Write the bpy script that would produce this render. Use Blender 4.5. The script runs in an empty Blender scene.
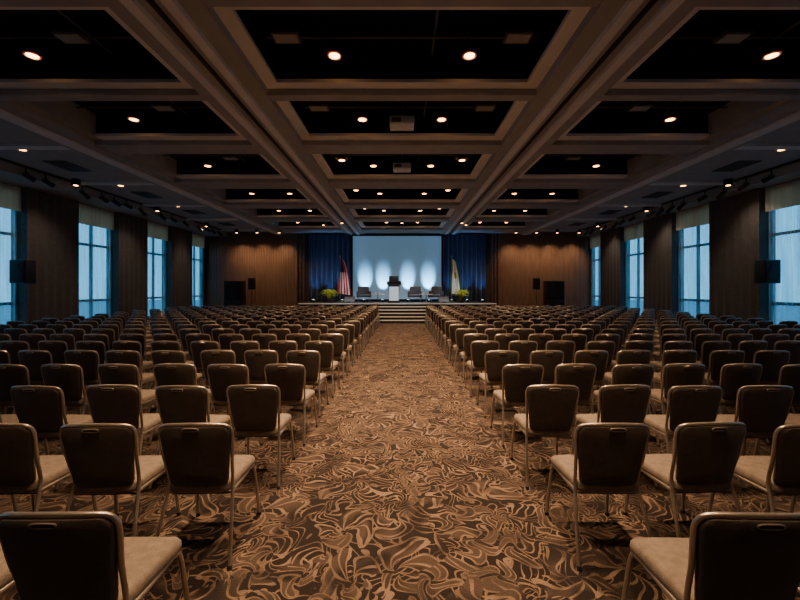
import bpy, bmesh, math, random
from mathutils import Vector, Matrix
random.seed(7)
sc = bpy.context.scene
COL = sc.collection

# ------------------------------------------------------------ materials
def mat(name, c1, c2=None, rough=0.7, metal=0.0, scale=8.0, bump=0.0, bscale=200.0, emit=None, estr=0.0,
        stretch=None, sheen=0.0, spec=0.5):
    m = bpy.data.materials.new(name); m.use_nodes = True
    nt = m.node_tree; N = nt.nodes; L = nt.links
    b = N['Principled BSDF']
    b.inputs['Roughness'].default_value = rough
    b.inputs['Metallic'].default_value = metal
    b.inputs['Specular IOR Level'].default_value = spec
    if sheen: b.inputs['Sheen Weight'].default_value = sheen
    if c2 is None: c2 = tuple(v*0.82 for v in c1)
    tc = N.new('ShaderNodeTexCoord'); mp = N.new('ShaderNodeMapping')
    if stretch: mp.inputs['Scale'].default_value = stretch
    L.new(tc.outputs['Object'], mp.inputs['Vector'])
    n = N.new('ShaderNodeTexNoise'); n.inputs['Scale'].default_value = scale; n.inputs['Detail'].default_value = 4
    L.new(mp.outputs[0], n.inputs['Vector'])
    r = N.new('ShaderNodeValToRGB')
    r.color_ramp.elements[0].position = 0.35; r.color_ramp.elements[1].position = 0.65
    r.color_ramp.elements[0].color = (*c2, 1); r.color_ramp.elements[1].color = (*c1, 1)
    L.new(n.outputs['Fac'], r.inputs['Fac']); L.new(r.outputs['Color'], b.inputs['Base Color'])
    if bump > 0:
        n2 = N.new('ShaderNodeTexNoise'); n2.inputs['Scale'].default_value = bscale
        L.new(mp.outputs[0], n2.inputs['Vector'])
        bp = N.new('ShaderNodeBump'); bp.inputs['Strength'].default_value = bump; bp.inputs['Distance'].default_value = 0.01
        L.new(n2.outputs['Fac'], bp.inputs['Height']); L.new(bp.outputs[0], b.inputs['Normal'])
    if emit:
        b.inputs['Emission Color'].default_value = (*emit, 1); b.inputs['Emission Strength'].default_value = estr
    return m

M = {}
M['fab_back_shaded'] = mat('chair_back_fabric_shaded', (0.048,0.036,0.030), (0.034,0.026,0.021), 0.7, scale=30, bump=0.3, sheen=0.1)  # darker than the seats: shade on the unlit backs put into the colour
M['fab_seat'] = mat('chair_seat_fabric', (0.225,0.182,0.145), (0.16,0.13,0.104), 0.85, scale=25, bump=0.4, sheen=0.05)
M['frame'] = mat('champagne_metal', (0.50,0.45,0.40), (0.42,0.38,0.33), 0.32, 0.85, scale=10)
M['rubber'] = mat('black_rubber', (0.02,0.02,0.02), rough=0.8)
M['black'] = mat('black_paint', (0.005,0.005,0.006), (0.003,0.003,0.004), 0.9, scale=5, spec=0.1)
M['blackmetal'] = mat('black_metal', (0.012,0.012,0.013), (0.008,0.008,0.009), 0.5, scale=5)
M['beam'] = mat('ceiling_plaster', (0.35,0.34,0.335), (0.31,0.30,0.295), 0.8, scale=3, bump=0.05)
M['beam2'] = mat('ceiling_trim_paint', (0.72,0.69,0.66), (0.66,0.635,0.61), 0.7, scale=3)
M['wallbrown'] = mat('brown_wall', (0.06,0.05,0.045), (0.048,0.04,0.036), 0.8, scale=4)
M['wood'] = mat('wood_panelling', (0.18,0.108,0.068), (0.125,0.073,0.045), 0.55, scale=3, stretch=(6,6,0.4))
M['drape'] = mat('taupe_drapery', (0.105,0.091,0.082), (0.083,0.072,0.065), 0.95, scale=12, sheen=0.1, spec=0.2)
M['navy'] = mat('navy_drapery', (0.016,0.030,0.08), (0.010,0.020,0.05), 0.8, scale=10, sheen=0.2)
M['screen'] = mat('projection_screen', (0.28,0.42,0.54), (0.26,0.40,0.52), 0.8, scale=1.0, emit=(0.18,0.37,0.57), estr=0.34)  # emission stands in for projector light falling on the screen
M['winframe'] = mat('window_frame_grey', (0.05,0.06,0.07), rough=0.5)
M['white'] = mat('white_paint', (0.7,0.7,0.68), rough=0.5)
M['stagefloor'] = mat('stage_floor', (0.06,0.06,0.07), (0.04,0.04,0.05), 0.35, scale=6)
M['skirt'] = mat('stage_skirt', (0.012,0.011,0.014), rough=0.9)
M['nosing'] = mat('step_nosing', (0.6,0.55,0.48), rough=0.5, emit=(1.0,0.8,0.6), estr=0.15)  # faint emission put into the nosing so the edges look lit
M['red'] = mat('flag_red', (0.55,0.02,0.03), rough=0.8)
M['fwhite'] = mat('flag_white', (0.8,0.8,0.78), rough=0.8)
M['fblue'] = mat('flag_blue', (0.01,0.03,0.2), rough=0.8)
M['fgreen'] = mat('flag_green', (0.02,0.18,0.07), rough=0.8)
M['gold'] = mat('brass', (0.6,0.42,0.15), rough=0.3, metal=1.0)
M['leaf'] = mat('fern_leaf', (0.50,0.58,0.05), (0.26,0.40,0.03), 0.6, scale=8)
M['pot'] = mat('dark_ceramic', (0.05,0.03,0.02), rough=0.4)
M['grille'] = mat('speaker_grille', (0.015,0.015,0.016), (0.005,0.005,0.005), 0.7, scale=120)
M['lamp'] = mat('lamp_glow', (1,0.8,0.5), rough=0.5, emit=(1.0,0.47,0.15), estr=16)
M['lampcool'] = mat('uplight_glow', (0.6,0.85,1), rough=0.5, emit=(0.6,0.85,1.0), estr=6)
M['podium'] = mat('podium_wood', (0.03,0.022,0.02), rough=0.4)
M['podfront'] = mat('podium_sign', (0.6,0.68,0.72), rough=0.5, emit=(0.6,0.75,0.85), estr=0.4)  # white podium front given emission so it looks lit
M['upholst'] = mat('stage_chair_fabric', (0.07,0.08,0.1), rough=0.8)
M['vent'] = mat('grey_vent', (0.11,0.10,0.095), rough=0.6)
M['ground'] = mat('frosty_lawn', (0.30,0.40,0.44), (0.22,0.31,0.34), 0.9, scale=1.0)
M['skirting'] = mat('baseboard_wood', (0.05,0.03,0.02), rough=0.5)

def cloth(name, tcol, dcol, mixlo, mixhi, transp, dmix=0.35):
    """thin cloth : transparent weave gaps + translucent + diffuse"""
    m = bpy.data.materials.new(name); m.use_nodes = True
    nt = m.node_tree; N = nt.nodes; L = nt.links
    N.remove(N['Principled BSDF']); out = N['Material Output']
    tl = N.new('ShaderNodeBsdfTranslucent'); tl.inputs[0].default_value = (*tcol,1)
    df = N.new('ShaderNodeBsdfDiffuse'); df.inputs[0].default_value = (*dcol,1)
    m0 = N.new('ShaderNodeMixShader'); m0.inputs[0].default_value = dmix
    L.new(tl.outputs[0], m0.inputs[1]); L.new(df.outputs[0], m0.inputs[2])
    tr = N.new('ShaderNodeBsdfTransparent'); tr.inputs[0].default_value = (*transp,1)
    tc = N.new('ShaderNodeTexCoord'); w = N.new('ShaderNodeTexNoise'); w.inputs['Scale'].default_value = 4
    mp = N.new('ShaderNodeMapping'); mp.inputs['Scale'].default_value = (3,3,0.15)
    L.new(tc.outputs['Object'], mp.inputs[0]); L.new(mp.outputs[0], w.inputs['Vector'])
    mr = N.new('ShaderNodeMapRange'); mr.inputs[1].default_value=0.3; mr.inputs[2].default_value=0.7
    mr.inputs[3].default_value = mixlo; mr.inputs[4].default_value = mixhi
    L.new(w.outputs['Fac'], mr.inputs[0])
    mx = N.new('ShaderNodeMixShader'); L.new(mr.outputs[0], mx.inputs[0])
    L.new(tr.outputs[0], mx.inputs[1]); L.new(m0.outputs[0], mx.inputs[2]); L.new(mx.outputs[0], out.inputs[0])
    return m
M['sheer'] = cloth('sheer_blind',(0.72,0.90,0.96),(0.4,0.5,0.56),0.12,0.55,(0.90,0.97,1))
M['valance'] = cloth('cream_valance',(0.62,0.22,0.10),(0.78,0.66,0.55),1.0,1.0,(1,1,1),0.5)
def glassm():
    m = bpy.data.materials.new('window_glass'); m.use_nodes = True
    nt = m.node_tree; N = nt.nodes; L = nt.links
    N.remove(N['Principled BSDF']); out = N['Material Output']
    tr = N.new('ShaderNodeBsdfTransparent'); tr.inputs[0].default_value = (0.78,0.93,1,1)
    g = N.new('ShaderNodeBsdfGlossy'); g.inputs['Roughness'].default_value = 0.05
    mx = N.new('ShaderNodeMixShader'); mx.inputs[0].default_value = 0.05
    L.new(tr.outputs[0], mx.inputs[1]); L.new(g.outputs[0], mx.inputs[2]); L.new(mx.outputs[0], out.inputs[0])
    return m
M['glass'] = glassm()

def carpet():
    m = bpy.data.materials.new('patterned_carpet'); m.use_nodes = True
    nt = m.node_tree; N = nt.nodes; L = nt.links
    b = N['Principled BSDF']; b.inputs['Roughness'].default_value = 0.95
    b.inputs['Specular IOR Level'].default_value = 0.1
    tc = N.new('ShaderNodeTexCoord')
    def mt(op, a, bb=None, c=None):
        n = N.new('ShaderNodeMath'); n.operation = op
        for i, v in enumerate((a, bb, c)):
            if v is None: continue
            if isinstance(v, (int, float)): n.inputs[i].default_value = v
            else: L.new(v, n.inputs[i])
        return n.outputs[0]
    def noise(scale, detail=0, dist=0.0, off=0.0, vec=None):
        mp = N.new('ShaderNodeMapping'); mp.inputs['Location'].default_value = (off, off*1.7, 0)
        L.new(vec or tc.outputs['Object'], mp.inputs[0])
        n = N.new('ShaderNodeTexNoise'); n.inputs['Scale'].default_value = scale
        n.inputs['Detail'].default_value = detail; n.inputs['Distortion'].default_value = dist
        L.new(mp.outputs[0], n.inputs['Vector']); return n
    def vm(op, a, bb):
        n = N.new('ShaderNodeVectorMath'); n.operation = op; L.new(a, n.inputs[0])
        if isinstance(bb, tuple): n.inputs[1].default_value = bb
        else: L.new(bb, n.inputs[1])
        return n.outputs[0]
    def warp(scale, amt, off):
        nw = noise(scale, 1, 0.0, off)
        return vm('ADD', tc.outputs['Object'], vm('MULTIPLY', vm('SUBTRACT', nw.outputs['Color'], (0.5,0.5,0.5)), (amt,amt,0)))
    def leaves(vscale, petals, twist, off, wvec):
        mp = N.new('ShaderNodeMapping'); mp.inputs['Location'].default_value = (off, off*0.7, 0); L.new(wvec, mp.inputs[0])
        v = N.new('ShaderNodeTexVoronoi'); v.voronoi_dimensions='2D'; v.inputs['Scale'].default_value = vscale; v.inputs['Randomness'].default_value=0.8; L.new(mp.outputs[0], v.inputs['Vector'])
        d = vm('SUBTRACT', mp.outputs[0], v.outputs['Position'])
        s = N.new('ShaderNodeSeparateXYZ'); L.new(d, s.inputs[0])
        sc2 = N.new('ShaderNodeSeparateColor'); L.new(v.outputs['Color'], sc2.inputs[0])
        ang = mt('ARCTAN2', s.outputs[1], s.outputs[0])
        r = v.outputs['Distance']
        ph = mt('ADD', mt('ADD', mt('MULTIPLY', ang, petals/(2*math.pi)), sc2.outputs[0]), mt('MULTIPLY', r, twist))
        q = mt('MULTIPLY', mt('ABSOLUTE', mt('SUBTRACT', mt('FRACT', mt('ADD', ph, 20.0)), 0.5)), 2.0)
        wid = mt('MULTIPLY', mt('SINE', mt('MULTIPLY', mt('MINIMUM', mt('MULTIPLY', r, 1.35), 1.0), math.pi)), 0.85)
        inside = mt('LESS_THAN', q, wid)
        core = mt('LESS_THAN', q, mt('SUBTRACT', wid, 0.20))
        vein = mt('LESS_THAN', q, 0.08)
        outl = mt('SUBTRACT', inside, mt('MULTIPLY', core, inside))
        return mt('MAXIMUM', outl, mt('MULTIPLY', vein, inside)), inside, sc2.outputs[1]
    w1 = warp(2.6, 0.38, 0.0)
    la, ia, ca = leaves(2.2, 4, 1.2, 0.0, w1)
    lb, ib, cb = leaves(3.9, 3, -1.5, 5.3, w1)
    n1 = noise(2.8, 0, 1.8, 3.0)
    stem = mt('LESS_THAN', mt('ABSOLUTE', mt('SUBTRACT', mt('FRACT', mt('MULTIPLY', n1.outputs['Fac'], 7.0)), 0.5)), 0.09)
    reg = mt('GREATER_THAN', noise(1.6, 1, 0.6, 9.0).outputs['Fac'], 0.5)
    nreg = mt('SUBTRACT', 1.0, reg)
    fill = mt('MAXIMUM', mt('MULTIPLY', ia, reg), mt('MULTIPLY', ib, nreg))
    pat = mt('MAXIMUM', mt('MULTIPLY', la, reg), mt('MULTIPLY', lb, nreg))
    pat = mt('MAXIMUM', pat, mt('MULTIPLY', stem, mt('SUBTRACT', 1.0, fill)))
    fn_ = N.new('ShaderNodeMapRange'); fn_.inputs[1].default_value=0.35; fn_.inputs[2].default_value=0.62; fn_.inputs[3].default_value=0.2; fn_.inputs[4].default_value=1.0
    L.new(noise(5, 2, 0, 4.0).outputs['Fac'], fn_.inputs[0])
    soft = mt('MULTIPLY', pat, fn_.outputs[0])
    bn_ = N.new('ShaderNodeMapRange'); bn_.inputs[1].default_value=0.42; bn_.inputs[2].default_value=0.58
    L.new(noise(2.4, 1, 1.2, 8.0).outputs['Fac'], bn_.inputs[0])
    def mixc(f, a, bcol):
        n = N.new('ShaderNodeMix'); n.data_type = 'RGBA'; L.new(f, n.inputs[0])
        for i, vv in ((6, a), (7, bcol)):
            if isinstance(vv, tuple): n.inputs[i].default_value = (*vv, 1)
            else: L.new(vv, n.inputs[i])
        return n.outputs[2]
    c = mixc(mt('MULTIPLY', fill, bn_.outputs[0]), (0.022,0.018,0.018), (0.072,0.054,0.044))
    c = mixc(soft, c, (0.215,0.153,0.112))
    fib = noise(130, 2)
    c2 = N.new('ShaderNodeMix'); c2.data_type = 'RGBA'; c2.blend_type = 'MULTIPLY'; c2.inputs[0].default_value = 0.7
    L.new(c, c2.inputs[6])
    rr = N.new('ShaderNodeValToRGB'); rr.color_ramp.elements[0].color = (0.4,0.4,0.4,1); rr.color_ramp.elements[0].position = 0.3; rr.color_ramp.elements[1].position = 0.65
    L.new(fib.outputs['Fac'], rr.inputs[0]); L.new(rr.outputs[0], c2.inputs[7])
    L.new(c2.outputs[2], b.inputs['Base Color'])
    bp = N.new('ShaderNodeBump'); bp.inputs['Strength'].default_value = 0.5; bp.inputs['Distance'].default_value = 0.01
    L.new(fib.outputs['Fac'], bp.inputs['Height']); L.new(bp.outputs[0], b.inputs['Normal'])
    return m
M['carpet'] = carpet()

# ------------------------------------------------------------ mesh builder
class MB:
    def __init__(s): s.v=[]; s.f=[]; s.m=[]; s.s=[]; s.mats=[]
    def mi(s, k):
        if k not in s.mats: s.mats.append(k)
        return s.mats.index(k)
    def add(s, vs, fs, k, smooth=False):
        o=len(s.v); i=s.mi(k); s.v+= [tuple(p) for p in vs]
        for f in fs: s.f.append([o+a for a in f]); s.m.append(i); s.s.append(smooth)
    def box(s, x0,x1,y0,y1,z0,z1,k):
        vs=[(x0,y0,z0),(x1,y0,z0),(x1,y1,z0),(x0,y1,z0),(x0,y0,z1),(x1,y0,z1),(x1,y1,z1),(x0,y1,z1)]
        s.add(vs,[(0,3,2,1),(4,5,6,7),(0,1,5,4),(1,2,6,5),(2,3,7,6),(3,0,4,7)],k)
    def rbox(s, x0,x1,y0,y1,z0,z1,k,r=0.02,seg=3):
        bm=bmesh.new(); bmesh.ops.create_cube(bm,size=1)
        for v in bm.verts: v.co=Vector(((x0+x1)/2+v.co.x*(x1-x0),(y0+y1)/2+v.co.y*(y1-y0),(z0+z1)/2+v.co.z*(z1-z0)))
        bmesh.ops.bevel(bm,geom=list(bm.edges),offset=r,segments=seg,affect='EDGES',profile=0.5)
        bm.verts.index_update()
        s.add([v.co[:] for v in bm.verts],[[v.index for v in f.verts] for f in bm.faces],k,True); bm.free()
    def tube(s, pts, r, k, n=8, caps=True):
        pts=[Vector(p) for p in pts]; rs = r if isinstance(r,(list,tuple)) else [r]*len(pts)
        vs=[]; fs=[]; t0=(pts[1]-pts[0]).normalized()
        up=Vector((0,0,1)) if abs(t0.z)<0.9 else Vector((1,0,0))
        nrm=(up-t0*up.dot(t0)).normalized()
        for i,p in enumerate(pts):
            a=pts[max(i-1,0)]; b=pts[min(i+1,len(pts)-1)]; t=(b-a).normalized()
            nrm=(nrm-t*nrm.dot(t)).normalized(); bn=t.cross(nrm)
            for j in range(n):
                an=2*math.pi*j/n; vs.append(p+(nrm*math.cos(an)+bn*math.sin(an))*rs[i])
        for i in range(len(pts)-1):
            for j in range(n):
                fs.append((i*n+j,i*n+(j+1)%n,(i+1)*n+(j+1)%n,(i+1)*n+j))
        if caps: fs.append(tuple(range(n))[::-1]); fs.append(tuple((len(pts)-1)*n+j for j in range(n)))
        s.add(vs,fs,k,True)
    def pad(s, outline, rings, fn, k):
        n=len(outline); cx=sum(p[0] for p in outline)/n; cy=sum(p[1] for p in outline)/n
        vs=[fn(cx,cy,rings[0][1])]; fs=[]
        for sc_,t in rings:
            for p in outline: vs.append(fn(cx+(p[0]-cx)*sc_, cy+(p[1]-cy)*sc_, t))
        vs.append(fn(cx,cy,rings[-1][1])); R=len(rings)
        for j in range(n): fs.append((0,1+(j+1)%n,1+j))
        for i in range(R-1):
            for j in range(n):
                a=1+i*n; b=1+(i+1)*n; fs.append((a+j,a+(j+1)%n,b+(j+1)%n,b+j))
        a=1+(R-1)*n
        for j in range(n): fs.append((a+j,a+(j+1)%n,len(vs)-1))
        s.add(vs,fs,k,True)
    def grid(s, nu, nv, fn, k, kf=None, smooth=True):
        vs=[fn(i/nu,j/nv) for j in range(nv+1) for i in range(nu+1)]
        o=len(s.v); s.v+=[tuple(p) for p in vs]
        for j in range(nv):
            for i in range(nu):
                a=o+j*(nu+1)+i
                s.f.append([a,a+1,a+nu+2,a+nu+1]); s.m.append(s.mi(kf(i/nu,j/nv) if kf else k)); s.s.append(smooth)
    def mesh(s,name):
        me=bpy.data.meshes.new(name); me.from_pydata(s.v,[],s.f)
        for k in s.mats: me.materials.append(M[k])
        me.polygons.foreach_set('material_index',s.m); me.polygons.foreach_set('use_smooth',s.s)
        me.update()
        try: me.set_sharp_from_angle(angle=math.radians(50))
        except Exception: pass
        return me
    def obj(s,name,loc=(0,0,0),rot=0,parent=None):
        o=bpy.data.objects.new(name,s.mesh(name)); o.location=loc; o.rotation_euler[2]=rot
        COL.objects.link(o)
        if parent: o.parent=parent
        return o
def inst(name,me,loc,rot=0):
    o=bpy.data.objects.new(name,me); o.location=loc; o.rotation_euler[2]=rot; COL.objects.link(o); return o
def rrect(w0,w1,y0,y1,r,seg=5):
    pts=[]
    for (cx,cy,a0) in ((w0-r,y0+r,-90),(w1-r,y1-r,0),(-w1+r,y1-r,90),(-w0+r,y0+r,180)):
        for i in range(seg+1):
            a=math.radians(a0+90*i/seg); pts.append((cx+r*math.cos(a),cy+r*math.sin(a)))
    out=[]
    for i,p in enumerate(pts):
        q=pts[(i+1)%len(pts)]; out.append(p)
        d=math.dist(p,q)
        if d>0.12:
            for kk in range(1,4): out.append((p[0]+(q[0]-p[0])*kk/4,p[1]+(q[1]-p[1])*kk/4))
    return out
def smoothpath(pts,n=6):
    P=[Vector(p) for p in pts]; out=[]
    for i in range(len(P)-1):
        p0=P[max(i-1,0)];p1=P[i];p2=P[i+1];p3=P[min(i+2,len(P)-1)]
        for j in range(n):
            t=j/n
            out.append(0.5*((2*p1)+(-p0+p2)*t+(2*p0-5*p1+4*p2-p3)*t*t+(-p0+3*p1-3*p2+p3)*t**3))
    out.append(P[-1]); return out

# ------------------------------------------------------------ banquet chair
def chair_mesh():
    b=MB()
    out=rrect(0.205,0.225,-0.20,0.245,0.05)
    def sf(u,v,t):
        z=0.455+t
        if t>0: z+=0.012*(1-(u/0.225)**2)*(1-((v-0.02)/0.24)**2)
        if v>0.2: z-=(v-0.2)*0.25
        return (u,v,z)
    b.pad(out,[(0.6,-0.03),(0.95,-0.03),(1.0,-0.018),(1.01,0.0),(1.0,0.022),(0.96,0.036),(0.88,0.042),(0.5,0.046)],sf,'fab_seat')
    b.box(-0.19,0.19,-0.18,0.20,0.41,0.426,'rubber')
    def by(z): 
        return -0.195-0.085*((z-0.47)/0.42)
    def bf(u,v,t):
        return (u, by(v)+t+0.035*(u/0.22)**2-0.012, v)
    out=rrect(0.188,0.224,0.475,0.885,0.045)
    out=[(x, z+0.018*(1-(x/0.224)**2) if z>0.8 else z) for x,z in out]
    b.pad(out,[(0.5,-0.020),(0.93,-0.020),(0.985,-0.014),(1.0,0.0)],bf,'fab_back_shaded')
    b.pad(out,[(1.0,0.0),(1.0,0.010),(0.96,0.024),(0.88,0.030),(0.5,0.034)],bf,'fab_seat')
    P=[(0.245,-0.315,0.0),(0.230,-0.25,0.22),(0.209,-0.175,0.44),(0.206,-0.168,0.52)]
    for x,z in ((0.218,0.66),(0.229,0.80),(0.226,0.860),(0.195,0.895),(0.10,0.908),(0.0,0.912)):
        P.append((x,by(min(z,0.9))+0.035*(x/0.22)**2-0.008,z))
    L=smoothpath(P,4); R=[Vector((-p.x,p.y,p.z)) for p in reversed(L[:-1])]
    b.tube(L+R,0.0115,'frame',8)
    for sx in (-1,1):
        b.tube(smoothpath([(sx*0.235,0.275,0.0),(sx*0.225,0.245,0.22),(sx*0.213,0.215,0.40),(sx*0.208,0.16,0.425),(sx*0.208,0.0,0.425),(sx*0.210,-0.18,0.43)],4),0.0125,'frame',8)
        b.tube([(sx*0.235,0.275,0.0),(sx*0.2345,0.272,0.025)],0.016,'rubber',8)
        b.tube([(sx*0.245,-0.315,0.0),(sx*0.2445,-0.309,0.025)],0.016,'rubber',8)
    b.tube([(-0.21,0.20,0.405),(0.21,0.20,0.405)],0.009,'frame',6)
    b.tube([(-0.21,-0.178,0.425),(0.21,-0.178,0.425)],0.009,'frame',6)
    ring=[]
    for i in range(25):
        a=2*math.pi*i/24; x=0.05*math.copysign(abs(math.cos(a))**0.6,math.cos(a)); z=0.884+0.010*math.copysign(abs(math.sin(a))**0.8,math.sin(a))
        ring.append((x,by(z)-0.034,z))
    b.tube(ring,0.0035,'frame',6,caps=False)
    b.box(-0.045,0.045,by(0.884)-0.036,by(0.884)-0.030,0.877,0.891,'rubber')
    return b.mesh('banquet_chair')
CH=chair_mesh()
ROW0=1.49+0.27; DR=0.945; NR=19
for sgn in (-1,1):
    for r in range(NR):
        for c in range(15):
            x=sgn*((1.35 if sgn<0 else 1.375)+0.63*c)+random.uniform(-0.02,0.02)
            y=ROW0+DR*r+random.uniform(-0.025,0.025)
            inst('banquet_chair',CH,(x,y,0.0),math.radians(random.uniform(-3,3)))

# ------------------------------------------------------------ room shell
XL,XR,YB,YF=-12.0,11.5,-3.0,23.4
b=MB(); b.box(XL-0.3,XR+0.3,YB-0.3,YF+0.3,-0.12,0.0,'carpet'); b.obj('floor')
winL=[(21.35,23.05),(17.6,19.45),(13.85,15.8),(10.0,11.95),(6.25,8.2),(2.5,4.45),(-1.25,0.7)]
winR=[(21.6,23.2),(17.75,19.65),(13.95,15.9),(10.05,12.0),(6.2,8.15),(2.4,4.35),(-1.4,0.5)]
SILL,HEAD,VAL,ZT=0.35,4.86,4.18,5.75
def sidewall(name,x0,x1,wins):
    b=MB(); b.box(x0,x1,YB-0.3,YF+0.3,0,SILL,'wallbrown'); b.box(x0,x1,YB-0.3,YF+0.3,HEAD,ZT,'wallbrown')
    ys=sorted(wins); prev=YB-0.3
    for a,c in ys: b.box(x0,x1,prev,a,SILL,HEAD,'wallbrown'); prev=c
    b.box(x0,x1,prev,YF+0.3,SILL,HEAD,'wallbrown'); b.obj(name)
sidewall('wall_left',XL-0.3,XL,winL); sidewall('wall_right',XR,XR+0.3,winR)
b=MB(); b.box(XL,XR,YB-0.3,YB,0,ZT,'wallbrown'); b.obj('wall_rear')
b=MB(); b.box(XL,XR,YF,YF+0.3,0,ZT,'wallbrown')
def panels(x0,x1):
    n=max(1,round((x1-x0)/0.62)); w=(x1-x0)/n
    for i in range(n):
        b.box(x0+i*w+0.012,x0+(i+1)*w-0.012,YF-0.05,YF,0.15,5.2,'wood')
        for j in range(1,4): b.box(x0+i*w+w*j/4-0.012,x0+i*w+w*j/4+0.012,YF-0.075,YF-0.05,0.15,5.2,'wood')
panels(XL,-6.0); panels(5.5,XR)
b.obj('wall_front')
for nm,x0,x1 in (('baseboard_left',XL,XL+0.03),('baseboard_right',XR-0.03,XR)):
    b=MB(); b.box(x0,x1,YB,YF,0,0.14,'skirting'); b.obj(nm)
b=MB(); b.box(XL,-6.0,YF-0.07,YF,0,0.15,'skirting'); b.box(5.5,XR,YF-0.07,YF,0,0.15,'skirting'); b.obj('baseboard_front')

wn=0
for side,(wins,xw,s) in enumerate(((winL,XL,-1),(winR,XR,1))):
    for i,(a,c) in enumerate(wins):
        wn+=1; b=MB(); xm=xw+s*0.14
        t=0.05
        def bar(y0,y1,z0,z1): b.box(xm-0.035,xm+0.035,y0,y1,z0,z1,'winframe')
        bar(a,a+0.08,SILL,HEAD); bar(c-0.08,c,SILL,HEAD); bar(a+.08,c-.08,SILL,SILL+0.09); bar(a+.08,c-.08,HEAD-0.07,HEAD)
        m=(a+c)/2; bar(m-t,m+t,SILL+.09,HEAD-.07)
        for z in (1.30,3.45): bar(a+.08,m-t,z-0.045,z+0.045); bar(m+t,c-.08,z-0.045,z+0.045)
        b.box(xm-0.004,xm+0.004,a+.08,c-.08,SILL+.09,HEAD-.07,'glass')
        b.box(min(xw,xw-s*0.10),max(xw,xw-s*0.10),a+0.005,c-0.005,SILL-0.04,SILL,'winframe')
        b.obj('window_%d'%wn)
        b=MB(); x0=xw+s*0.05
        def fn(u,v): return (x0+0.025*math.sin(u*math.pi*2*11),a+0.03+(c-a-0.06)*u,SILL+0.02+(VAL-SILL-0.0)*v)
        b.grid(110,2,fn,'sheer'); b.obj('sheer_blind')
        b=MB(); x1=xw-s*0.03
        def fn(u,v): return (x1+0.02*math.sin(u*math.pi*2*9),a+0.005+(c-a-0.01)*u,VAL+(4.93-VAL)*v)
        b.grid(100,2,fn,'valance'); b.obj('window_valance')
    ws=sorted(wins); gaps=[(ws[j][1],ws[j+1][0]) for j in range(len(ws)-1)]
    for a,c in gaps:
        b=MB(); x0=xw-s*0.22
        n=int((c-a)/0.30)
        def fn(u,v): return (x0+s*0.012*math.sin(u*math.pi*2*n)+s*0.008*math.sin(u*37),a+(c-a)*u,0.02+4.91*v)
        b.grid(n*12,3,fn,'drape')
        b.box(min(x0,xw),max(x0,xw),a,a+0.01,0.02,4.93,'drape'); b.box(min(x0,xw),max(x0,xw),c-0.01,c,0.02,4.93,'drape')
        b.obj('pier_curtain')

# ------------------------------------------------------------ ceiling
cof=[(-2.3,-0.7),(0.1,1.7),(2.5,4.1),(4.7,6.36),(6.97,8.6),(9.7,11.7),(13.0,15.0),(16.2,18.2),(19.4,21.4)]
ZB,ZK=5.22,5.72
b=MB()
b.box(XL,XR,YB,YF,ZK,ZK+0.1,'black')
XO=6.95
b.obj('ceiling')
b=MB()
def longb(x0,x1,i0=0.22,i1=0.22):
    b.box(x0,x1,YB,YF,ZB,ZB+0.06,'beam2'); b.box(x0+.03,x1-.03,YB,YF,ZB+0.06,ZK,'black')
    b.box(x0+i0,x1-i1,YB,YF,ZB-0.13,ZB,'beam')
for s in (-1,1):
    x0,x1=sorted((s*2.1,s*3.68)); longb(x0,x1)
    m=(x0+x1)/2
    b.box(m-0.30,m-0.16,YB,YF,ZB-0.20,ZB-0.13,'beam2'); b.box(m+0.16,m+0.30,YB,YF,ZB-0.20,ZB-0.13,'beam2')
    b.box(m-0.03,m+0.03,YB,YF,ZB-0.16,ZB-0.13,'blackmetal')
b.obj('ceiling_beam_longitudinal')
b=MB()
edges=[YB]+[v for p in cof for v in p]+[YF]
for i in range(0,len(edges),2):
    y0,y1=edges[i],edges[i+1]
    for xa,xb in ((-XO,-3.68),(-2.1,2.1),(3.68,XO)):
        b.box(xa,xb,y0,y1,ZB,ZB+0.06,'beam2'); b.box(xa,xb,y0+.03,y1-.03,ZB+0.06,ZK,'black')
    w=y1-y0; ins=0.2 if w<0.9 else 0.25
    for xa,xb in ((-XO-0.25,-3.46),(-2.32,2.32),(3.46,XO+0.25)):
        b.box(xa,xb,y0+ins,y1-ins,ZB-0.11,ZB,'beam')
b.obj('ceiling_beam_cross')
b=MB()
for s,xw in ((-1,XL),(1,XR)):
    x0,x1=sorted((s*XO,xw)); b.box(x0,x1,YB,YF,ZB,ZK,'beam')
    x0,x1=sorted((s*(XO+0.22),s*(XO+0.95))); b.box(x0,x1,YB,YF,ZB-0.14,ZB-0.001,'beam')
    x0,x1=sorted((s*(XO+0.45),s*(XO+0.72))); b.box(x0,x1,YB,YF,ZB-0.19,ZB-0.14,'beam2')
    x0,x1=sorted((s*10.75,xw)); b.box(x0,x1,YB,YF,4.95,ZB-0.001,'beam')
    for i in range(0,len(edges),2):
        y0,y1=edges[i],edges[i+1]; m=(y0+y1)/2
        x0,x1=sorted((s*(XO+0.95),s*10.75)); b.box(x0,x1,m-0.12,m+0.12,ZB-0.07,ZB-0.001,'beam2')
b.obj('ceiling_soffit')
b=MB(); b.box(-0.3,0.3,-0.45,0.45,-0.03,0.0,'vent')
for i in range(7): b.box(-0.25,0.25,-0.4+i*0.12,-0.34+i*0.12,-0.04,-0.03,'blackmetal')
vmsh=b.mesh('air_vent')
for s in (-1,1):
    for (y0,y1) in cof: inst('air_vent',vmsh,(s*9.4,(y0+y1)/2,ZB))
b=MB(); b.box(-0.2,0.2,-0.13,0.13,-0.05,0.0,'vent'); b.box(-0.17,0.17,-0.1,0.1,-0.06,-0.05,'beam')
hm=b.mesh('air_diffuser')
for x in (-5.0,-1.75,1.75,5.0):
    for (y0,y1) in cof[2:6]: inst('air_diffuser',hm,(x,y1-0.62,ZK-0.12))
b=MB()
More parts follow.
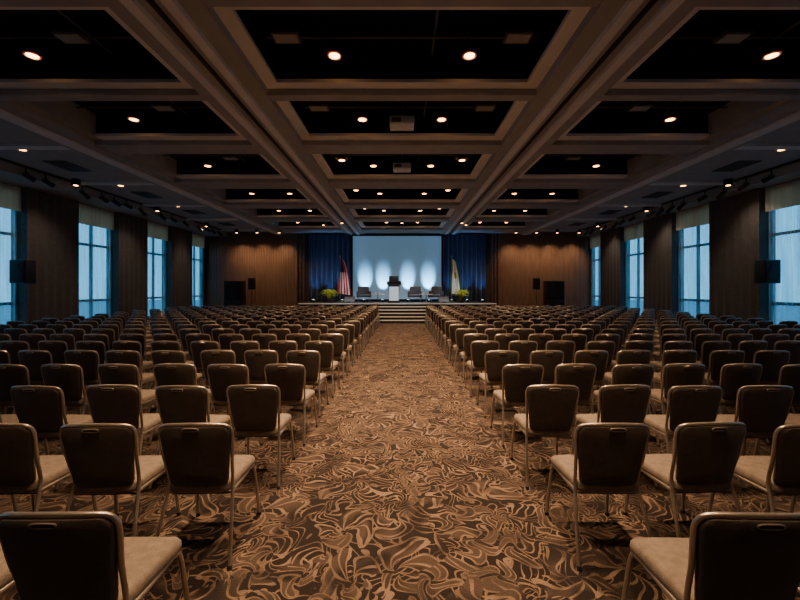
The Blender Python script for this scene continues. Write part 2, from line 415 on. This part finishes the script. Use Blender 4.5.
for (y0,y1) in cof:
    for xa,xb in ((-XO+.03,-3.71),(-2.07,2.07),(3.71,XO-.03)):
        b.tube([(xa,(y0+y1)/2+0.3,ZK-0.1),(xb,(y0+y1)/2+0.3,ZK-0.1)],0.018,'vent',6)
        b.tube([((xa+xb)/2+0.5,y0+.03,ZK-0.05),((xa+xb)/2+0.5,y1-.03,ZK-0.05)],0.02,'vent',6)
b.obj('ceiling_conduit')

# ------------------------------------------------------------ lights
def spot(name,loc,target,energy,color,size,blend=0.6,rad=0.08,parent=None):
    l=bpy.data.lights.new(name,'SPOT'); l.energy=energy; l.color=color; l.spot_size=math.radians(size); l.spot_blend=blend; l.shadow_soft_size=rad
    o=bpy.data.objects.new(name,l); COL.objects.link(o)
    d=Vector(target)-Vector(loc); o.rotation_euler=d.to_track_quat('-Z','Y').to_euler(); o.location=loc
    if parent:
        o.parent=parent; o.matrix_parent_inverse=Matrix.Translation(-Vector(parent.location))
    return o
WARM=(1.0,0.60,0.32)
b=MB()
b.tube([(0,0,0.0),(0,0,-0.10)],0.105,'blackmetal',16)
ring=[(0.1*math.cos(a*math.pi/10),0.1*math.sin(a*math.pi/10),-0.105) for a in range(21)]
b.tube(ring,0.016,'valance',6,caps=False)
b.tube([(0,0,-0.10),(0,0,-0.112)],0.078,'lamp',16)
b.tube([(0,0,0.0),(0,0,0.21)],0.015,'blackmetal',6)
DL=b.mesh('downlight')
def downlight(x,y,z,e,size=105,blend=0.8):
    o=inst('downlight',DL,(x,y,z))
    spot('lamp',(x,y,z-0.13),(x,y,0),e,WARM,size,blend,0.07,o)
for k,(y0,y1) in enumerate(cof):
    yy=y1-0.45; z=5.50
    ec=[60,520,1350,1650,1500,1200,850,600,380][k]
    xc=0.85 if k>=4 else 1.05
    for x in (-xc,xc): downlight(x,yy,z,ec,86 if k<6 else 100,1.0)
    if k>=5:
        for x in (-1.7,1.7): downlight(x,yy-0.5,z,100)
    es=[20,60,130,260,360,400,370,330,250][k]
    xs=5.75
    for x in (-xs,xs): downlight(x,yy,z,es)
    if k>=6:
        for x in (-4.3,4.3): downlight(x,yy,z,110)
    for x in (-9.4,9.4): downlight(x,y0-0.3,ZB+0.09,20 if k<3 else 90)

b=MB(); b.rbox(-0.09,0.09,-0.09,0.09,-0.2,0.0,'blackmetal',0.02); b.tube([(0,0,-0.2),(0,0,-0.205)],0.06,'lamp',12)
WW=b.mesh('washer_spot')
for x in (-10.9,-9.7,-8.5,-7.2,6.7,7.9,9.1,10.4):
    o=inst('washer_spot',WW,(x,22.3,ZB)); spot('lamp',(x,22.3,ZB-0.24),(x,23.4,2.6),210,(1,0.60,0.34),85,1.0,0.06,o)

def trackhead(b,y,s,tilt):
    b.tube([(0,y,-0.03),(0,y,-0.24)],0.018,'blackmetal',6)
    b.tube([(0.0,y-0.06,-0.25),(-s*0.10,y+0.16,-0.27-0.13*tilt)],[0.06,0.075],'blackmetal',12)
    b.tube([(0.08,y-0.01,-0.26),(0.08,y,-0.20),(-0.08,y,-0.20),(-0.08,y-0.01,-0.26)],0.012,'blackmetal',6)
for s in (-1,1):
    b=MB(); b.box(-0.04,0.04,2,22.8,-0.05,0.0,'blackmetal')
    y=4
    while y<22.5:
        trackhead(b,y,s,random.uniform(0.3,1.5)); y+=random.choice((0.6,0.8,1.0,1.3))
    b.obj('track_light_rail',(s*10.6,0,ZB))
for s in (-1,1):
    for y in (8,12,16,20):
        o=inst('washer_spot',WW,(s*10.3,y,ZB)); spot('lamp',(s*10.3,y,ZB-0.24),(s*11.6,y,2.0),85,(1,0.78,0.6),90,0.9,0.06,o)  # side washers added for more light on the piers and walls

b=MB(); b.rbox(-0.26,0.26,-0.2,0.2,-0.10,0.08,'white',0.03); b.tube([(0,0,0.08),(0,0,0.40)],0.025,'vent',8)
b.tube([(0.1,0.2,-0.01),(0.1,0.25,-0.01)],0.05,'blackmetal',12); b.box(-0.22,-0.02,-0.21,-0.2,-0.06,0.03,'vent')
PJ=b.mesh('ceiling_projector')
for y in (8.15,11.15): inst('ceiling_projector',PJ,(0,y,5.32))

# ------------------------------------------------------------ loudspeakers
def speaker(w,h,d):
    b=MB(); b.rbox(-w/2,w/2,-d/2,d/2,0,h,'blackmetal',0.03)
    b.rbox(-w/2+.03,w/2-.03,-d/2-0.015,-d/2+0.02,0.03,h-0.03,'grille',0.01)
    b.tube([(0,-d/2-0.016,h*0.36),(0,-d/2-0.03,h*0.36)],w*0.36,'rubber',20)
    b.tube([(0,-d/2-0.016,h*0.78),(0,-d/2-0.03,h*0.78)],w*0.14,'rubber',16)
    return b
for s,x,y in ((-1,-11.62,11.65),(1,11.2,11.65)):
    b=speaker(0.50,0.72,0.36); b.tube([(0,0.16,0.4),(0,0.22,0.4),(s*0.08,0.30,0.4)],0.02,'blackmetal',8)
    b.obj('wall_loudspeaker',(x,y,1.92),0)
for x in (-9.85,8.95):
    b=speaker(1.0,1.1,0.7)
    n=len(b.v); b.v+=[(p[0],p[1],p[2]+1.1) for p in list(b.v)]; b.f+=[[q+n for q in ff] for ff in list(b.f)]; b.m+=list(b.m); b.s+=list(b.s)
    b.obj('loudspeaker_stack',(x,22.4,0))
for x in (-8.5,7.6):
    b=MB()
    for k in range(3):
        a=k*2.09+0.5; b.tube([(0,0,0.5),(0.5*math.cos(a),0.5*math.sin(a),0.0)],0.015,'blackmetal',6)
    b.tube([(0,0,0.3),(0,0,1.75)],0.02,'blackmetal',8)
    b.rbox(-0.17,0.17,-0.15,0.15,1.7,2.35,'blackmetal',0.03); b.rbox(-0.15,0.15,-0.165,-0.14,1.73,2.32,'grille',0.01)
    b.obj('loudspeaker_on_stand',(x,21.5,0))

# ------------------------------------------------------------ stage
SZ=0.95; SY=20.7; ST=SZ+0.004
b=MB(); b.box(-5.6,5.1,SY,YF-0.06,0,SZ-0.05,'skirt'); b.box(-5.63,5.13,SY-0.03,YF-0.06,SZ-0.05,SZ,'stagefloor')
b.box(-5.63,5.13,SY-0.05,SY-0.03,SZ-0.05,SZ+0.002,'nosing')
b.obj('stage')
b=MB(); n=5
for i in range(n):
    y0=SY-0.06-(n-i)*0.28; z=SZ*(i+1)/(n+1)
    b.box(-1.6,1.5,y0,SY-0.06,z-SZ/(n+1) if i else 0,z,'skirt'); b.box(-1.6,1.5,y0-0.012,y0+0.05,z-0.045,z+0.004,'nosing')
b.obj('stage_steps')
b=MB(); b.box(-3.0,2.4,YF-0.20,YF-0.15,SZ+0.15,4.95,'screen')
for a in ((-3.08,-3.0,ST,5.0),(2.4,2.48,ST,5.0)): b.box(a[0],a[1],YF-0.22,YF-0.12,a[2],a[3],'blackmetal')
b.box(-3.0,2.4,YF-0.22,YF-0.12,4.95,5.0,'blackmetal')
b.obj('projection_screen')
def drapeobj(name,x0,x1,y,z0,z1,k,amp=0.07,per=0.28):
    b=MB(); n=int((x1-x0)/per)
    def fn(u,v): return (x0+(x1-x0)*u,y+amp*math.sin(u*math.pi*2*n)+0.02*math.sin(u*41),z0+(z1-z0)*v)
    b.grid(n*12,3,fn,k); b.obj(name)
drapeobj('stage_curtain',-5.6,-3.1,YF-0.55,SZ+0.01,5.0,'navy')
drapeobj('stage_curtain',2.5,5.05,YF-0.55,SZ+0.01,5.0,'navy')
for x in (-5.98,5.5):
    b=MB()
    for dx in (-0.1,0.1):
        for dy in (-0.1,0.1): b.tube([(dx,dy,0),(dx,dy,4.98)],0.022,'blackmetal',6)
    for i in range(16):
        z=0.1+i*0.3; s=1 if i%2 else -1
        b.tube([(-0.1*s,-0.1,z),(0.1*s,-0.1,z+0.3)],0.01,'blackmetal',5); b.tube([(-0.1,-0.1*s,z),(-0.1,0.1*s,z+0.3)],0.01,'blackmetal',5); b.tube([(0.1,-0.1*s,z),(0.1,0.1*s,z+0.3)],0.01,'blackmetal',5)
    b.box(-0.25,0.25,-0.25,0.25,0,0.03,'blackmetal')
    b.obj('lighting_truss_tower',(x,22.3,0))
b=MB(); b.rbox(-0.09,0.09,-0.09,0.09,0,0.14,'blackmetal',0.02); b.tube([(0,0,0.14),(0,0,0.146)],0.06,'lampcool',12)
UP=b.mesh('stage_uplight')
for x in (-2.25,-1.15,0.35,1.6):
    o=inst('stage_uplight',UP,(x,22.4,ST)); spot('lamp',(x,22.4,SZ+0.17),(x,23.2,SZ+1.25),1300,(0.28,0.68,1.0),40,0.85,0.03,o)
for x in (-5.2,-4.3,-3.5,2.9,3.8,4.7):
    o=inst('stage_uplight',UP,(x,22.25,ST)); spot('lamp',(x,22.25,SZ+0.17),(x,22.9,SZ+2.0),150,(0.16,0.42,1.0),60,0.9,0.05,o)
for x in (-3,0,3):
    o=inst('washer_spot',WW,(x,19.0,ZB)); spot('lamp',(x,19.0,ZB-0.24),(x*1.0,21.3,1.0),520,(0.75,0.88,1.0),44,0.8,0.06,o)  # ceiling spotlights added to light the stage from the front
b=MB()
b.rbox(-0.33,0.33,-0.25,0.25,0,0.07,'podium',0.015)
b.add([(-0.25,-0.2,0.07),(0.25,-0.2,0.07),(0.25,0.18,0.07),(-0.25,0.18,0.07),(-0.32,-0.24,1.12),(0.32,-0.24,1.12),(0.32,0.22,1.02),(-0.32,0.22,1.02)],
      [(0,3,2,1),(4,5,6,7),(0,1,5,4),(1,2,6,5),(2,3,7,6),(3,0,4,7)],'podium')
b.add([(-0.40,-0.30,1.16),(0.40,-0.30,1.16),(0.40,0.28,1.00),(-0.40,0.28,1.00),(-0.40,-0.30,1.21),(0.40,-0.30,1.21),(0.40,0.28,1.05),(-0.40,0.28,1.05)],
      [(0,3,2,1),(4,5,6,7),(0,1,5,4),(1,2,6,5),(2,3,7,6),(3,0,4,7)],'podium')
b.box(-0.26,0.26,-0.265,-0.245,0.12,0.90,'podfront')
for dx in (-0.15,0.15): b.tube(smoothpath([(dx,-0.15,1.16),(dx,-0.12,1.4),(dx*0.5,0.0,1.5)],4),0.008,'blackmetal',6)
b.rbox(-0.26,0.26,-0.26,-0.22,1.2,1.5,'blackmetal',0.01)
b.obj('podium',(-0.45,21.4,ST))
def lounge():
    b=MB(); b.rbox(-0.32,0.32,-0.32,0.30,0.30,0.46,'upholst',0.05); b.rbox(-0.32,0.32,0.22,0.36,0.35,0.92,'upholst',0.05)
    for s in (-1,1):
        b.rbox(s*0.35-0.05,s*0.35+0.05,-0.32,0.32,0.28,0.64,'upholst',0.04)
        for y in (-0.27,0.28): b.tube([(s*0.3,y,0.3),(s*0.33,y*1.1,0)],0.018,'frame',8)
    return b.mesh('lounge_chair')
LC=lounge()
for x,r in ((-2.2,0.2),(0.75,-0.1),(1.95,-0.3)): inst('lounge_chair',LC,(x,21.9,ST),r)
b=MB(); b.tube([(0,0,0.46),(0,0,0.49)],0.38,'white',24); b.tube([(0,0,0.02),(0,0,0.46)],0.03,'frame',8); b.tube([(0,0,0),(0,0,0.02)],0.22,'white',20)
b.tube([(0.1,0,0.49),(0.1,0,0.61)],0.03,'white',10); b.tube([(-0.12,0.05,0.49),(-0.12,0.05,0.60)],0.03,'white',10)
TB=b.mesh('side_table')
for x in (-1.35,1.35): inst('side_table',TB,(x,21.2,ST))
b=MB()
b.add([(-0.3,-0.2,0),(0.3,-0.2,0),(0.3,0.2,0),(-0.3,0.2,0),(-0.28,-0.16,0.12),(0.28,-0.16,0.12),(0.28,0.14,0.36),(-0.28,0.14,0.36)],
      [(0,3,2,1),(4,5,6,7),(0,1,5,4),(1,2,6,5),(2,3,7,6),(3,0,4,7)],'blackmetal')
b.box(-0.1,0.1,-0.21,-0.2,0.02,0.08,'grille')
WM=b.mesh('stage_monitor')
for x in (-2.9,2.3): inst('stage_monitor',WM,(x,21.0,ST))
def flag(kind,x,y):
    b=MB()
    b.tube([(0,0,0),(0,0,0.06)],0.16,'gold',16); b.tube([(0,0,0.06),(0,0,2.55)],0.018,'gold',8)
    b.tube([(0,0,2.55),(0,0,2.62),(0,0,2.72)],[0.02,0.04,0.004],'gold',8)
    def fn(u,v):
        w=0.14+0.66*(1-v)**0.55
        x=(u)*w*0.95-0.12*(1-v); yy=-0.04+0.07*math.sin(u*math.pi*5+v*1.5)*(0.4+0.6*(1-v))
        return (x,yy,2.48-1.95*(1-v)-0.15*u*(1-v)*0.8)
    if kind=='us':
        kf=lambda u,v:'fblue' if (v>0.62 and u<0.65) else ('red' if int(u*9)%2==0 else 'fwhite')
    else:
        kf=lambda u,v:'fgreen' if (u<0.16 or u>0.84) else ('gold' if (0.4<u<0.62 and 0.45<v<0.6) else 'fwhite')
    b.grid(45,24,fn,'red',kf)
    b.obj('american_flag' if kind=='us' else 'state_flag',(x,y,ST))
flag('us',-3.55,21.8); flag('st',2.85,21.9)
def fern():
    b=MB()
    b.tube([(0,0,0),(0,0,0.02),(0,0,0.22),(0,0,0.24)],[0.12,0.13,0.17,0.16],'pot',16)
    rng=random.Random(3)
    for i in range(60):
        a=rng.uniform(0,2*math.pi); Ln=rng.uniform(0.32,0.55); up=rng.uniform(0.25,0.65)
        pts=[Vector((math.cos(a)*Ln*t,math.sin(a)*Ln*t,0.22+up*math.sin(t*2.2)*0.8)) for t in [k/7 for k in range(8)]]
        b.tube(pts,0.004,'leaf',4)
        side=Vector((-math.sin(a),math.cos(a),0))
        for k in range(1,8):
            p=pts[k]; w=0.12*(1-k/9); d=(pts[k]-pts[k-1]).normalized()
            for s in (-1,1):
                tip=p+side*s*w+d*0.05
                b.add([p-d*0.03,p+d*0.03,tip],[(0,1,2)],'leaf')
    return b.mesh('potted_fern')
FE=fern()
for x in (-4.05,3.3): inst('potted_fern',FE,(x,21.2,ST),x)
for x in (-4.05,3.3):
    o=inst('washer_spot',WW,(x,19.6,ZB)); spot('lamp',(x,19.6,ZB-0.24),(x,21.2,1.3),220,(1,0.85,0.6),20,0.8,0.06,o)  # narrow spots added only to brighten the ferns

# ------------------------------------------------------------ exterior
b=MB(); b.box(-60,60,-40,70,-0.5,-0.4,'ground'); b.obj('lawn')

w=bpy.data.worlds.new('sky'); sc.world=w; w.use_nodes=True
nt=w.node_tree; bg=nt.nodes['Background']
tc=nt.nodes.new('ShaderNodeTexCoord'); sx=nt.nodes.new('ShaderNodeSeparateXYZ'); rp=nt.nodes.new('ShaderNodeValToRGB')
nt.links.new(tc.outputs['Generated'],sx.inputs[0]); nt.links.new(sx.outputs['Z'],rp.inputs[0]); nt.links.new(rp.outputs[0],bg.inputs[0])
rp.color_ramp.elements[0].color=(0.17,0.45,0.65,1); rp.color_ramp.elements[1].color=(0.12,0.36,0.60,1)
bg.inputs[1].default_value=2.5

# ------------------------------------------------------------ camera
cam=bpy.data.cameras.new('camera'); co=bpy.data.objects.new('camera',cam); COL.objects.link(co)
co.location=(0,0,1.78); co.rotation_euler=(math.radians(90),0,0)
cam.lens=17.1; cam.sensor_width=36; cam.shift_x=-0.0025; cam.shift_y=-0.015; cam.clip_end=300; cam.clip_start=0.05
sc.camera=co
